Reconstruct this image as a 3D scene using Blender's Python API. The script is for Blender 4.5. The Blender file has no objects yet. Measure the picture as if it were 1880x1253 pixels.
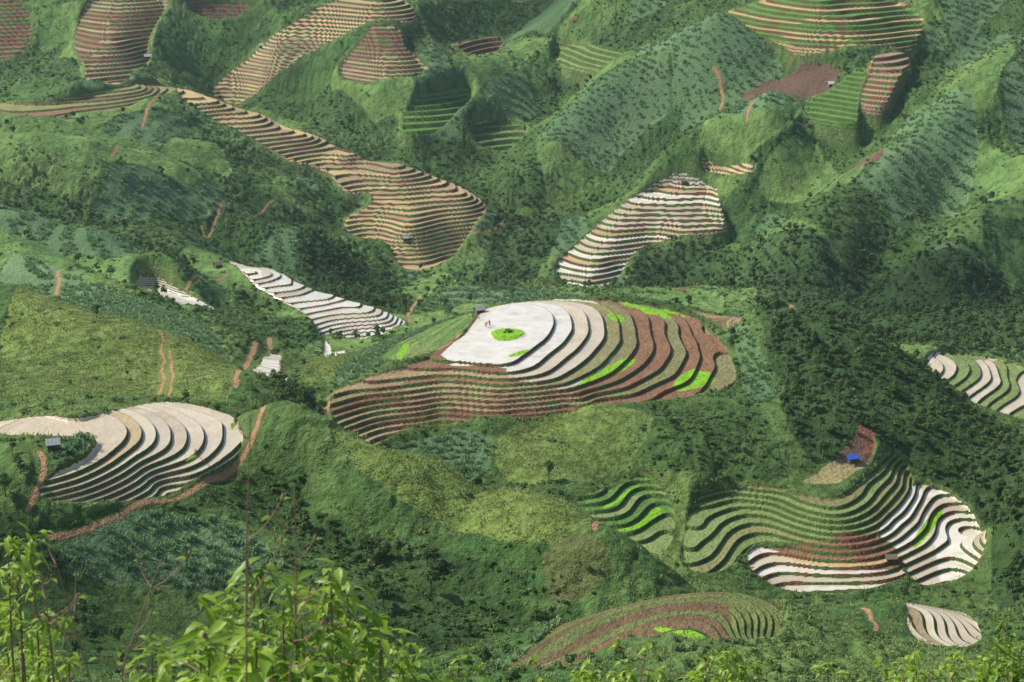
import bpy, math, numpy as np, time
from mathutils import Vector
scene=bpy.context.scene
rng=np.random.default_rng(7)
CAMZ=300.0
TH=math.radians(18.0); F=3508.0
cT,sT=math.cos(TH),math.sin(TH)

# ------------------------------------------------------------------ helpers
def ray(px,py):
    px=np.asarray(px,float); py=np.asarray(py,float)
    dx=(px-940)/F; dv=(626.5-py)/F
    k=cT+dv*sT
    return dx/k,(sT-dv*cT)/k
def sstep(a,b,x):
    t=np.clip((x-a)/(b-a),0,1); return t*t*(3-2*t)
TAB=rng.random((8,256,256))
def vn(x,y,s=0):
    xi=np.floor(x).astype(np.int64); yi=np.floor(y).astype(np.int64)
    fx=x-xi; fy=y-yi; fx=fx*fx*(3-2*fx); fy=fy*fy*(3-2*fy)
    T=TAB[s%8]; x0=xi&255; x1=(xi+1)&255; y0=yi&255; y1=(yi+1)&255
    return (T[x0,y0]*(1-fx)+T[x1,y0]*fx)*(1-fy)+(T[x0,y1]*(1-fx)+T[x1,y1]*fx)*fy
def fbm(x,y,o=4,s=0):
    r=0;a=.5
    for i in range(o):
        r=r+a*(vn(x*2**i+17.3*i,y*2**i+9.1*i,s+i)-.5); a*=.5
    return r*2

# ------------------------------------------------------------------ terrain survey data
C=[]
def cont(h,pts):
    for p in pts:
        a,b=ray(*p); Y=h/b; C.append((a*Y,Y,h))
def dep(pts):
    for px,py,Y in pts:
        a,b=ray(px,py); C.append((a*Y,Y,b*Y))
for i,l in enumerate([
 [(800,665),(850,620),(880,590),(915,565),(965,558),(1005,568),(1018,595),(1000,625),(955,655),(930,668),(860,668)],
 [(1040,562),(1060,585),(1055,620),(1020,652),(975,680),(930,690),(850,678),(760,684),(690,700)],
 [(1068,558),(1100,580),(1105,615),(1078,652),(1030,684),(990,700),(930,704),(800,696),(700,707),(612,726)],
 [(1095,556),(1135,578),(1145,612),(1125,652),(1075,690),(1030,710),(930,718),(800,714),(680,725),(608,745)],
 [(1135,558),(1180,590),(1190,635),(1160,675),(1100,708),(1050,724),(930,734),(780,733),(660,748),(607,765)],
 [(1165,558),(1225,592),(1236,640),(1208,682),(1150,712),(1080,734),(930,749),(780,749),(650,772)],
 [(1200,562),(1258,600),(1278,650),(1250,695),(1190,722)],
 [(1235,566),(1290,605),(1312,650),(1300,700),(1240,728),(1100,747),(1040,754),(940,765),(800,765),(700,785),(640,810)],
 [(1270,572),(1322,615),(1345,660),(1338,710)]]):
    cont(150+1.2*i,l)
for i,l in enumerate([
 [(0,800),(210,765),(235,790),(200,830),(130,870),(80,890)],
 [(235,752),(270,775),(275,805),(230,850),(150,890),(75,910)],
 [(255,745),(310,770),(325,805),(290,845),(210,885),(120,915)],
 [(280,742),(350,765),(385,800),(360,840),(280,885),(170,922)],
 [(300,738),(400,755),(445,790),(430,830),(350,880),(260,908)]]):
    cont(115.8+1.2*i,l)
for i,l in enumerate([
 [(1290,905),(1340,890),(1400,893),(1460,920),(1530,935),(1590,905),(1625,865),(1645,835)],
 [(1275,955),(1300,925),(1350,912),(1410,918),(1470,942),(1540,955),(1605,930),(1645,885),(1660,850)],
 [(1275,1005),(1310,960),(1350,940),(1420,942),(1490,968),(1560,972),(1620,945),(1665,895)],
 [(1260,1050),(1300,1030),(1335,985),(1370,968),(1430,970),(1500,990),(1580,990),(1640,955),(1690,880)],
 [(1350,1040),(1375,1005),(1430,1000),(1500,1015),(1600,1010),(1690,960),(1740,910)],
 [(1380,1050),(1450,1030),(1540,1040),(1620,1035),(1700,1000),(1780,940)],
 [(1400,1070),(1480,1065),(1560,1065),(1650,1050),(1740,1010),(1810,970)],
 [(1480,1092),(1560,1085),(1680,1075),(1760,1050),(1812,985)]]):
    cont(166+1.5*i,l)
for i,l in enumerate([
 [(1060,915),(1120,900),(1170,870)],[(1060,940),(1140,930),(1195,890)],
 [(1045,960),(1150,957),(1215,915)],[(1040,980),(1150,985),(1232,945)],[(1060,1005),(1150,1015),(1225,985)]]):
    cont(164.6+1.4*i,l)
for i,l in enumerate([
 [(1180,1165),(1220,1148),(1270,1140),(1320,1145),(1330,1160)],
 [(1080,1172),(1160,1137),(1260,1118),(1340,1120),(1370,1140),(1350,1170)],
 [(960,1215),(1060,1150),(1150,1115),(1250,1098),(1340,1100),(1400,1125),(1390,1175)],
 [(900,1240),(1000,1175),(1100,1125),(1200,1098),(1300,1086),(1390,1092),(1435,1130),(1420,1180)]]):
    cont(113.8+1.2*i,l)
for h,l in [(217,[(1220,338),(1265,345),(1310,345)]),(221.4,[(1170,368),(1230,372),(1320,375)]),
 (225.8,[(1135,395),(1200,395),(1330,400)]),(230.2,[(1100,418),(1170,420),(1250,425),(1335,418)]),
 (234.6,[(1072,440),(1130,450),(1200,440)]),(239,[(1045,468),(1100,480),(1160,470)]),
 (243.4,[(1018,497),(1080,510),(1140,495)]),(248,[(1055,530),(1115,530)])]: cont(h,l)
for h,l in [(188,[(330,180),(350,165),(390,180)]),(195,[(400,215),(430,198),(480,208)]),(202,[(470,255),(520,232),(560,245)]),
 (208,[(540,280),(600,268),(640,278)]),(213,[(600,300),(650,298),(720,312)]),(218,[(620,345),(700,335),(790,330)]),
 (222,[(690,360),(780,355),(850,352)]),(226.5,[(640,385),(740,390),(820,380),(880,370)]),
 (230.5,[(640,410),(740,420),(850,400),(898,388)]),(235,[(700,432),(790,435),(870,420)]),
 (239.5,[(730,460),(800,455),(850,445)]),(244,[(740,490),(790,490),(820,475)])]: cont(h,l)
for h,l in [(203,[(440,503),(460,495),(490,502)]),(205,[(480,525),(510,515),(545,523)]),(207,[(525,548),(560,535),(600,545)]),
 (209,[(565,575),(620,560),(665,565)]),(211,[(590,600),(650,588),(710,582)]),(213,[(600,620),(660,605),(730,595)]),
 (215,[(615,635),(680,622),(745,600)])]: cont(h,l)
for h,l in [(190,[(1690,655),(1715,680)]),(191.5,[(1740,655),(1755,680),(1720,715)]),(193,[(1790,660),(1800,690),(1760,725)]),
 (194.5,[(1830,675),(1840,700),(1800,735)]),(196,[(1870,690),(1870,720),(1830,750)]),(197.5,[(1900,710),(1890,770)])]: cont(h,l)
for h,l in [(149,[(1650,1112),(1668,1140),(1700,1175)]),(150,[(1690,1112),(1715,1140),(1735,1180)]),
 (151,[(1730,1120),(1757,1150),(1770,1184)]),(152.2,[(1775,1138),(1800,1165)])]: cont(h,l)
dep([
 (250,1253,225),(0,1253,215),(600,1253,215),(900,1253,208),(1200,1253,205),(1500,1253,206),(1880,1253,210),(1200,1210,217),
 (250,1180,258),(250,1100,270),(250,1020,278),(0,1100,262),(0,1000,270),(80,940,280),(480,800,318),(300,925,294),(90,985,276),
 (500,770,322),(600,830,315),(750,890,305),(870,910,302),(950,940,298),(1040,985,292),(1110,1030,285),(550,900,305),(450,1000,284),
 (640,890,342),(760,945,330),(880,965,326),(960,995,322),(1050,1040,316),(1130,1080,312),
 (600,1050,280),(700,1000,290),(750,1120,272),(900,1050,281),(1000,1100,276),(1120,1100,274),(850,1180,262),(700,1200,256),
 (1050,1160,262),(1120,1130,268),(1480,1140,250),(1600,1180,250),(1750,1220,240),
 (1850,1100,365),(1450,1130,330),(1880,1000,380),(1880,900,392),
 (900,850,410),(900,900,402),(1000,850,408),(1100,800,418),(1200,850,408),(1050,880,398),(1400,850,405),(1300,800,415),(1150,1050,372),
 (1560,850,413),(1600,790,424),(1480,870,409),
 (1420,610,478),(1600,720,450),(1500,700,452),(1450,780,425),(1700,800,428),(1395,570,496),(1500,605,485),(1600,645,478),(1690,705,468),(1800,775,450),(1900,810,445),(1880,1100,360),
 (1000,600,620),(1000,575,700),(1250,600,610),(1500,620,600),(1700,720,520),(850,600,620),(1900,800,520),(1500,660,540),(1350,590,560),
 (650,680,455),(750,620,490),(560,660,560),(500,650,560),(450,600,600),(700,650,570),
 (0,560,470),(150,600,450),(300,650,430),(430,710,415),(100,700,390),(0,740,360),(300,720,380),(450,750,350),
 (250,560,560),(100,520,580),(0,450,620),(400,640,500),(500,700,440),(540,740,400),(560,800,380),(650,830,390),
 (200,300,850),(100,400,760),(300,400,800),(500,400,860),(600,450,840),(100,500,650),(300,500,720),(600,520,760),(400,300,900),
 (0,300,820),(0,200,940),(150,205,940),(250,157,985),(700,540,770),(800,545,770),
 (960,460,890),(940,400,945),(1000,520,835),(900,530,800),(1050,350,970),(900,320,975),(1150,310,950),
 (0,0,1120),(0,100,1075),(100,80,1092),(210,80,1066),(210,0,1110),(210,150,1038),(330,80,1096),(350,130,1085),(450,160,1075),(560,200,1055),
 (500,85,1080),(640,0,1110),(700,0,1098),(700,70,1066),(700,150,1034),(600,150,1055),(850,60,1105),(850,0,1145),(650,230,1020),(850,250,1000),(800,200,1022),
 (950,200,1040),(1000,100,1100),(950,0,1155),(1000,300,990),(1100,200,1010),(1100,110,1050),(1100,0,1110),
 (1300,250,930),(1300,150,980),(1300,60,1020),(1300,0,1060),(1500,300,890),(1500,200,930),(1500,80,970),(1500,0,1010),(1380,300,900),
 (1700,300,870),(1620,150,930),(1750,100,980),(1700,0,1020),(1900,0,1000),(1900,200,900),(1900,400,800),(1900,550,720),
 (1700,400,810),(1700,550,720),(1500,400,850),(1500,500,780),(1350,450,850),(1300,520,790),(1200,540,780),(1700,630,640),(1800,620,640),
])
for px in (-350,2230):
    for py,Y in [(0,1120),(150,1020),(300,880),(450,720),(600,560),(750,430),(900,350),(1100,280),(1253,215)]:
        a,b=ray(px,py); C.append((a*Y,Y,b*Y))
for X in (-420,-150,150,420): C.append((X,1300,125))
C=np.array(C)
P=C[:,:2]/1000.; H=C[:,2]
d2=((P[:,None]-P[None])**2).sum(-1)
def U(r2): return .5*r2*np.log(r2+1e-14)
n=len(P); K=U(d2)+np.eye(n)*3.0e-5
A=np.zeros((n+3,n+3)); A[:n,:n]=K; Q=np.c_[np.ones(n),P]; A[:n,n:]=Q; A[n:,:n]=Q.T
W=np.linalg.solve(A,np.r_[H,0,0,0])
def tps(X,Y):
    sh=X.shape; x=(X/1000).ravel(); y=(Y/1000).ravel(); out=np.empty(len(x))
    for i in range(0,len(x),20000):
        a=x[i:i+20000]; b=y[i:i+20000]
        r2=(a[:,None]-P[None,:,0])**2+(b[:,None]-P[None,:,1])**2
        out[i:i+20000]=U(r2)@W[:n]+W[n]+W[n+1]*a+W[n+2]*b
    return out.reshape(sh)

# ------------------------------------------------------------------ terrain sheet
sc=np.arange(-.312,.3121,.00050)
outr=.312+np.cumsum(np.linspace(.002,.04,42))
S=np.r_[-outr[::-1],sc,outr]
r1=np.r_[np.arange(-200,-10,12),np.arange(-10,40,1.5),np.arange(40,172,3.0)]
r2_=172*np.exp(np.arange(0,math.log(1240/172),.00095))
r3=1240+np.cumsum(np.linspace(3,420,44))
R=np.r_[r1,r2_,r3]
nc,nr=len(S),len(R)
def RY(Y): return np.sqrt(np.maximum(Y,0)**2+40.**2)
YY=np.repeat(R[:,None],nc,1); XX=S[None,:]*RY(R)[:,None]
ri=np.unique(np.r_[np.arange(0,nr,3),nr-1]); ci=np.unique(np.r_[np.arange(0,nc,3),nc-1])
Rc=R[ri]; Sc=S[ci]
Yc=np.clip(Rc,165,1235)[:,None]+0*Sc[None]; Xc=np.clip(Sc,-.42,.42)[None]*RY(np.clip(Rc,165,1235))[:,None]
hc=tps(Xc,Yc)
tmp=np.empty((len(ri),nc))
for i in range(len(ri)): tmp[i]=np.interp(S,Sc,hc[i])
fi=np.interp(R,Rc,np.arange(len(ri))); i0=np.minimum(fi.astype(int),len(ri)-2); fr=(fi-i0)[:,None]
h=tmp[i0]*(1-fr)+tmp[i0+1]*fr
near=np.where(YY>0,YY*.56+2.0,2.0-YY*.25)+fbm(XX/9,YY/9,3,2)*.6
nb=1-sstep(120,186,YY); h=h*(1-nb)+near*nb
fb=sstep(1235,2200,YY)
h=h-fb*(40+fbm(XX/420,YY/420,5,3)*230)
Hs=h.copy()
def samp(G,x,y):
    fr_=np.clip(np.interp(y,R,np.arange(nr)),0,nr-1.001); s=x/RY(y)
    fc=np.clip(np.interp(s,S,np.arange(nc)),0,nc-1.001)
    a=fr_.astype(int); b=fc.astype(int); u=fr_-a; v=fc-b
    return (G[a,b]*(1-v)+G[a,b+1]*v)*(1-u)+(G[a+1,b]*(1-v)+G[a+1,b+1]*v)*u
def survey(px,py,y0=172,y1=1230,G=None):
    G=Hs if G is None else G
    a,b=ray(px,py); t=np.linspace(y0,y1,int((y1-y0)/.4)+2)
    g=samp(G,a*t,t); hit=np.nonzero(b*t>=g)[0]
    Y=t[hit[0]] if len(hit) else y1
    return float(a*Y),float(Y)
def plan(poly,yr): return np.array([survey(p[0],p[1],*yr) for p in poly])
def smoothpoly(pl,it=2):
    for _ in range(it):
        nx=np.roll(pl,-1,0); pl=np.stack([.75*pl+.25*nx,.25*pl+.75*nx],1).reshape(-1,2)
    return pl
wnx=fbm(XX/14,YY/14,3,1); wny=fbm(XX/14+50,YY/14,3,4)
WX=XX+wnx*1.6; WY=YY+wny*2.2; WX2=XX+wnx*1.0; WY2=YY+wny*1.3
def inpoly(pl,X=None,Y=None):
    X=WX if X is None else X; Y=WY if Y is None else Y
    y0=pl[:,1].min(); y1=pl[:,1].max()
    m=np.zeros(X.shape,bool); rows=np.nonzero((R>y0-8)&(R<y1+8))[0]
    if len(rows)==0: return m
    a,b=rows[0],rows[-1]+1; x=X[a:b]; y=Y[a:b]; r=np.zeros(x.shape,bool)
    j=len(pl)-1
    for i in range(len(pl)):
        xi,yi=pl[i]; xj,yj=pl[j]
        if yi!=yj:
            r^=((yi>y)!=(yj>y))&(x<(xj-xi)*(y-yi)/(yj-yi)+xi)
        j=i
    m[a:b]=r; return m
def blur(m,n=1):
    m=m.astype(np.float32)
    for _ in range(n):
        m[1:-1]=(m[:-2]+2*m[1:-1]+m[2:])/4; m[:,1:-1]=(m[:,:-2]+2*m[:,1:-1]+m[:,2:])/4
    return m
def chaikin(pl,it=2):
    for _ in range(it): pl=np.concatenate([pl[:1],np.stack([.75*pl[:-1]+.25*pl[1:],.25*pl[:-1]+.75*pl[1:]],1).reshape(-1,2),pl[-1:]])
    return pl
def linedist(pl,pad,X0=XX,Y0=YY):
    rows=np.nonzero((R>pl[:,1].min()-pad)&(R<pl[:,1].max()+pad))[0]; a,b=rows[0],rows[-1]+1
    d=np.full((b-a,nc),1e9); X=X0[a:b]; Y=Y0[a:b]
    for i in range(len(pl)-1):
        ax,ay=pl[i]; bx,by=pl[i+1]; L=(bx-ax)**2+(by-ay)**2+1e-6
        t=np.clip(((X-ax)*(bx-ax)+(Y-ay)*(by-ay))/L,0,1)
        d=np.minimum(d,np.hypot(X-ax-t*(bx-ax),Y-ay-t*(by-ay)))
    return a,b,d

WHT=(.70,.65,.53);CRM=(.55,.47,.33);GLD=(.48,.35,.16);OLV=(.25,.24,.10);BRN=(.24,.14,.08);RED=(.27,.12,.065);TAN=(.36,.27,.15)  # WHT, CRM: pale sky reflection on flooded treads put into the base colour
GRN=(.12,.24,.055);BGR=(.22,.46,.03);PNK=(.36,.23,.15);GRT=(.21,.27,.095);PUR=(.25,.13,.085);DOL=(.16,.19,.065)
RB=(.14,.078,.043);RG=(.065,.115,.03);RR=(.19,.085,.045);RM=(.15,.125,.055)
REG=[
 ('shoulder',[(690,660),(740,625),(800,598),(862,574),(872,588),(835,618),(790,652),(720,672)],(425,515),.8,150,None,[(GRT,0,3),(GRN,0,2)],RG,0,.2),
 ('main',[(600,715),(690,690),(790,660),(850,615),(880,575),(920,556),(1000,546),(1100,546),(1210,550),(1280,582),(1328,625),(1352,680),(1345,712),(1300,724),(1240,732),(1100,752),(1040,759),(940,772),(800,774),(700,797),(650,822),(605,782)],(405,515),.85,150,150,[(BRN,0,5),(OLV,0,2),(TAN,0,2)],RB,0),
 ('left',[(0,775),(150,775),(220,750),(300,734),(400,750),(452,790),(438,835),(350,888),(250,925),(160,928),(70,918),(90,880),(150,845),(190,800),(100,810),(-40,812),(-40,775)],(275,345),.68,115.8,115.8,[((.52,.43,.29),.6,5),((.46,.35,.19),.5,2),(CRM,.7,3)],RM,0),
 ('green',[(1252,1052),(1256,955),(1290,900),(1400,882),(1460,910),(1530,923),(1590,888),(1630,828),(1662,845),(1680,885),(1655,940),(1612,985),(1600,992),(1500,1000),(1400,990),(1370,1010),(1330,1058)],(350,432),.85,160,None,[(GRT,0,5),(OLV,0,2)],RG,0),
 ('whiteR',[(1680,880),(1730,900),(1800,950),(1818,985),(1785,1050),(1690,1080),(1665,1050),(1640,1000),(1608,985),(1655,935)],(350,432),.85,160,None,[(WHT,.9,2),(CRM,.7,3),(PNK,.5,1)],RR,0),
 ('whiteL',[(1370,1010),(1410,1000),(1480,1036),(1600,1040),(1650,1045),(1672,1060),(1600,1082),(1480,1098),(1380,1058)],(350,432),.85,160,None,[(WHT,.9,3),(CRM,.7,3)],RR,0),
 ('goldM',[(1385,1003),(1500,996),(1608,984),(1645,1000),(1670,1055),(1560,1044),(1480,1040),(1420,1008)],(350,432),.85,160,None,[(GLD,.3,3),(BRN,0,2)],RR,0),
 ('arcs',[(1050,925),(1120,895),(1178,865),(1218,900),(1240,945),(1232,1005),(1190,1038),(1060,1010),(1035,970)],(355,432),.85,160,None,[(GRN,0,3),(GRT,0,3),(BRN,0,1)],RG,0),
 ('knoll',[(890,1250),(1000,1168),(1100,1122),(1200,1092),(1300,1080),(1400,1088),(1440,1130),(1425,1185),(1340,1180),(1260,1172),(1150,1180),(1000,1240)],(205,262),.36,115,None,[((.18,.12,.065),0,4),(DOL,0,6)],RG,.15,.26),
 ('wspur',[(1220,334),(1312,340),(1322,375),(1345,418),(1260,432),(1195,440),(1165,470),(1140,495),(1125,535),(1060,537),(1010,500),(1045,460),(1100,408),(1165,362)],(810,960),1.65,217,None,[(WHT,.9,3),(CRM,.8,3),(GLD,.6,1)],RB,.3),
 ('fan',[(318,150),(400,180),(500,210),(600,260),(700,300),(800,325),(870,355),(903,388),(860,440),(800,497),(735,493),(712,435),(635,428),(628,392),(690,372),(680,350),(625,355),(598,302),(520,292),(400,222),(325,182)],(840,1040),1.45,188,None,[(GLD,.4,4),(TAN,.2,2)],RB,.3),
 ('sspur',[(415,478),(430,474),(520,508),(600,538),(700,568),(758,592),(700,620),(640,642),(600,640),(578,592),(520,550),(445,510)],(640,760),.75,200,None,[(WHT,.9,4),(CRM,.8,2)],RR,.1),
 ('sbit',[(240,522),(290,525),(340,545),(400,565),(385,572),(300,552),(245,532)],(500,760),.7,200,None,[(WHT,.9,5)],RB,.1),
 ('sbit2',[(500,640),(520,655),(512,685),(535,690),(530,700),(470,690),(455,680),(485,668)],(400,620),.5,150,None,[(WHT,.9,3),(CRM,.8,3)],RR,.1),
 ('sbit3',[(590,632),(640,648),(625,660),(605,655)],(500,700),.6,150,None,[(WHT,.9,3)],RB,.1),
 ('rfan',[(1690,650),(1800,652),(1900,680),(1900,780),(1830,752),(1700,712)],(530,640),.75,190,None,[(CRM,.7,3),(GRT,0,3)],RG,.2),
 ('tiny',[(1650,1105),(1720,1112),(1810,1160),(1785,1188),(1700,1185),(1660,1140)],(270,330),.5,149,None,[(CRM,.8,3),(TAN,.5,1)],RR,.05,.28),
 ('back',[(1215,546),(1290,533),(1365,546),(1366,590),(1345,612),(1320,600),(1275,572)],(470,540),.35,150,None,[(TAN,0,3),(BRN,0,3)],RG,.0,.3),
 ('T1',[(-60,0),(60,0),(50,100),(-60,108)],(1000,1230),1.8,150,None,[(PUR,.2,3),(GRN,0,1)],RR,1.),
 ('T2',[(160,0),(320,0),(290,40),(270,80),(275,125),(230,140),(240,160),(140,190),(130,170),(165,130),(135,100),(135,60)],(980,1230),1.8,150,None,[(PUR,.2,3),(TAN,.3,2)],RB,1.),
 ('T3',[(340,0),(460,0),(450,25),(400,40),(345,20)],(1000,1230),1.8,150,None,[(PUR,.2,3)],RB,1.),
 ('T4',[(610,0),(750,0),(775,50),(680,40),(640,60),(560,100),(500,140),(430,188),(372,165),(430,115),(500,70),(560,35)],(980,1230),1.8,150,None,[(GLD,.4,4),(TAN,.3,2)],RB,1.),
 ('T5',[(680,45),(755,58),(735,75),(760,100),(800,152),(700,157),(625,150),(622,120),(670,70)],(980,1230),1.8,150,None,[(PUR,.3,3),(TAN,.3,3)],RB,.7),
 ('T6',[(820,70),(920,55),(925,85),(890,110),(850,95)],(980,1230),2.0,150,None,[(PUR,.2,3)],RB,1.5),
 ('T7',[(1020,85),(1165,90),(1160,120),(1080,132),(1010,115)],(980,1230),2.2,150,None,[(GRT,0,3)],RG,1.5),
 ('T8',[(740,190),(860,170),(870,200),(800,245),(730,250)],(960,1130),2.2,150,None,[(GRN,0,3)],RG,1.5),
 ('T9',[(870,220),(980,212),(950,280),(865,265)],(940,1130),2.2,150,None,[(GRN,0,3),(GRT,0,1)],RG,1.5),
 ('T10',[(1292,48),(1375,0),(1700,0),(1688,92),(1600,82),(1480,100),(1420,66),(1310,62)],(900,1150),1.9,140,None,[(GLD,.2,3),(GRN,0,4)],RB,2.5),
 ('T11',[(1605,95),(1685,95),(1650,150),(1625,202),(1572,195),(1595,130)],(880,1100),1.9,140,None,[(PNK,.3,4)],RR,1.5),
 ('T12',[(1595,110),(1570,195),(1590,218),(1530,230),(1468,200),(1480,178),(1540,150)],(880,1100),1.9,140,None,[(GRN,0,4)],RG,1.5),
 ('T13',[(1288,300),(1388,291),(1380,314),(1320,328),(1285,322)],(860,1000),1.8,140,None,[(GLD,.5,4)],RB,.5),
 ('T14',[(-60,190),(80,198),(240,158),(320,148),(330,170),(260,190),(230,212),(130,216),(-60,220)],(880,1040),1.0,140,None,[(BRN,.1,3),(OLV,0,3)],RG,.3),
]
tmask=np.zeros((nr,nc),np.float32); masks={}
for r in REG:
    m=inpoly(smoothpoly(plan(r[1],r[2]),2),WX2,WY2); masks[r[0]]=m; tmask=np.maximum(tmask,m)
soft=np.clip(blur(tmask,24)*1.5,0,1); hedge=blur(tmask,5)
fy=sstep(500,800,YY)
rid=1-np.abs(fbm(XX/95+3,YY/120,3,2))*2.2
rel=fbm(XX/70,YY/70,4,5)*6.5*fy-rid*7*fy+3*fy+fbm(XX/26,YY/26,3,6)*(1.6+1.8*fy)+fbm(XX/6,YY/6,3,2)*.5
crest=np.full((nr,nc),99.,np.float32)
FR=(560,1225)
for pts,amp,sg,yr in [([(1290,105),(1190,150),(1110,195),(1035,265),(980,350)],17,19,FR),([(1400,215),(1330,250),(1255,310)],10,15,FR),
 ([(1900,140),(1780,230),(1660,320),(1560,400),(1480,470)],17,19,FR),([(1110,0),(1000,80),(910,150),(850,215)],14,17,FR),
 ([(80,310),(200,340),(320,370),(440,410),(560,470)],12,18,FR),([(0,400),(150,460),(300,530)],9,13,FR),([(1900,330),(1800,430),(1720,520)],14,15,FR),
 ([(0,240),(120,262),(240,300),(340,350)],7,13,FR),
 ([(-60,545),(0,560),(150,602),(300,652),(440,712),(490,745)],5,11,(330,480)),
 ([(560,805),(640,850),(750,888),(870,908),(950,938),(1040,984),(1115,1032)],5.5,8,(262,330)),
 ([(0,452),(110,505),(250,562),(400,640)],6,13,(480,660)),
 ([(1450,590),(1500,606),(1600,650),(1650,680)],4,13,(420,520)),
 ([(1090,752),(1180,800),(1240,850),(1270,900)],3,7,(385,435))]:
    a,b,d=linedist(chaikin(plan(pts,yr)),sg*4+10)
    rel[a:b]-=amp*np.exp(-d*d/(2*sg*sg))-amp*.4*np.exp(-(d-sg*2.4)**2/(2*(sg*.8)**2))
    if yr is FR: crest[a:b]=np.minimum(crest[a:b],d)
rel*=sstep(150,220,YY)*(1-soft)
mn=blur(masks['main'],40); rel*=(1-.6*np.clip(mn*2,0,1))
h=h+rel
u=np.zeros((nr,nc)); wd=np.full((nr,nc),.3); wet=np.zeros((nr,nc))
tc=np.tile(np.array(BRN),(nr,nc,1)); rc=np.tile(np.array(RB),(nr,nc,1))
tm=blur(tmask,2)
dYr=np.gradient(R)[:,None]; dXc=(np.gradient(S)[None]*RY(R)[:,None])
hout=h.copy()
for q,r in enumerate(REG):
    m=blur(masks[r[0]],3)>.02
    rows=np.nonzero(m.any(1))[0]
    if len(rows)==0: continue
    a,b=max(rows[0]-2,0),rows[-1]+3
    hh=h[a:b]+r[8]*fbm(XX[a:b]/30,YY[a:b]/30,2,3)*1.5+fbm(XX[a:b]/12,YY[a:b]/12,2,6)*r[3]*.08
    if r[5] is not None: hh=np.maximum(hh,r[5]-.5*r[3])
    zz=-(hh-r[4])/r[3]
    gy=np.gradient(hh,axis=0)/dYr[a:b]; gx=np.gradient(hh,axis=1)/dXc[a:b]
    g=np.clip(blur(np.hypot(gx,gy),5),0,1.5)
    w=np.clip(.40*g,r[9] if len(r)>9 else .06,.30)
    k=np.floor(zz); f=zz-k
    zo=k+sstep(0,1,(f-(1-w))/w)+(f<.3*w)*.1*(.6 if r[3]>1.5 else 1)
    ho=r[4]-zo*r[3]
    mm=masks[r[0]][a:b]|(m[a:b]&(tmask[a:b]<.5)); t=np.clip(tm[a:b]*1.6-.3,0,1)
    hout[a:b]=np.where(mm,h[a:b]*(1-t)+ho*t,hout[a:b])
    u[a:b]=np.where(mm,zz,u[a:b]); wd[a:b]=np.where(mm,w,wd[a:b])
    wt=np.array([p[2] for p in r[6]],float); lut=rng.choice(len(wt),size=(64,8),p=wt/wt.sum())
    seg=np.clip((vn(XX[a:b]/60+q*7,YY[a:b]/60,q)*8).astype(int),0,7)//3
    ki=k.astype(int)
    idx=lut[ki%64,seg]
    cols=np.array([p[0] for p in r[6]]); wets=np.array([p[1] for p in r[6]])
    jit=.88+.24*TAB[q%8][(ki*13+q*31)&255,(seg*57)&255]
    tc[a:b][mm]=(cols[idx]*jit[...,None])[mm]; wet[a:b][mm]=wets[idx][mm]; rc[a:b][mm]=np.array(r[7])
def paint(poly,yr,colr,wt):
    m=inpoly(smoothpoly(plan(poly,yr)),XX,YY)
    tc[m]=colr; wet[m]=wt; return m
kk=np.floor(u).astype(int)
def paintw(poly,yr,lut):
    m=inpoly(smoothpoly(plan(poly,yr),1),XX,YY)
    for key,(c_,w_) in lut.items():
        s=m&(kk%len(lut)==key); tc[s]=c_; wet[s]=w_
m=inpoly(smoothpoly(plan([(1090,548),(1210,550),(1280,582),(1330,625),(1356,690),(1300,728),(1240,734),(1100,756),(1050,730),(1090,690),(1136,640),(1138,590)],(405,515)),1),XX,YY)
rc[m]=RR
m=m&masks['main']; tc[m]=np.where((kk[m]%3==1)[:,None],np.array((.23,.22,.10)),np.array((.25,.14,.08)))
paintw([(795,668),(850,615),(880,580),(915,550),(1000,546),(1085,548),(1138,590),(1136,640),(1090,690),(1040,715),(1000,708),(930,694),(930,668)],(405,515),
  {0:(WHT,.9),1:(WHT,.9),2:(OLV,.1),3:(CRM,.7),4:(CRM,.5),5:(WHT,.9)})
Mp=(405,515)
paint([(898,608),(912,600),(935,597),(955,600),(966,608),(955,618),(930,622),(908,619)],Mp,BGR,0)
paint([(930,650),(975,638),(965,652),(935,655)],Mp,BGR,0)
paint([(1052,705),(1150,655),(1175,658),(1130,688),(1075,708)],Mp,BGR,0)
paint([(1222,718),(1265,672),(1318,686),(1300,712)],Mp,BGR,0)
paint([(1110,573),(1140,575),(1150,588),(1125,590)],Mp,BGR,0)
paint([(1125,547),(1180,552),(1250,585),(1215,582),(1150,562)],Mp,BGR,0)
paint([(1190,549),(1215,550),(1262,578),(1250,580)],Mp,BGR,0)
paint([(725,660),(740,630),(755,630),(738,660)],Mp,BGR,0)
Gp=(350,432)
paint([(1668,1002),(1722,925),(1738,935),(1690,1005)],Gp,BGR,0)
paint([(1200,930),(1215,925),(1210,965),(1140,978),(1130,970),(1180,955)],Gp,BGR,0)
paint([(1100,935),(1170,885),(1175,893),(1120,935)],Gp,BGR,0)
paint([(1200,1150),(1300,1165),(1290,1175),(1200,1158)],(205,262),BGR,0)
ip=[survey(*p,405,515) for p in ((932,609),(965,609),(932,598))]
ix,iy=ip[0]; ra=ip[1][0]-ix; rb=ip[2][1]-iy
de=((XX-ix)/ra)**2+((YY-iy)/rb)**2
hout-=np.where(de<1.3,.55*np.clip(1.15-de,0,.6)/.6,0)
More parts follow.
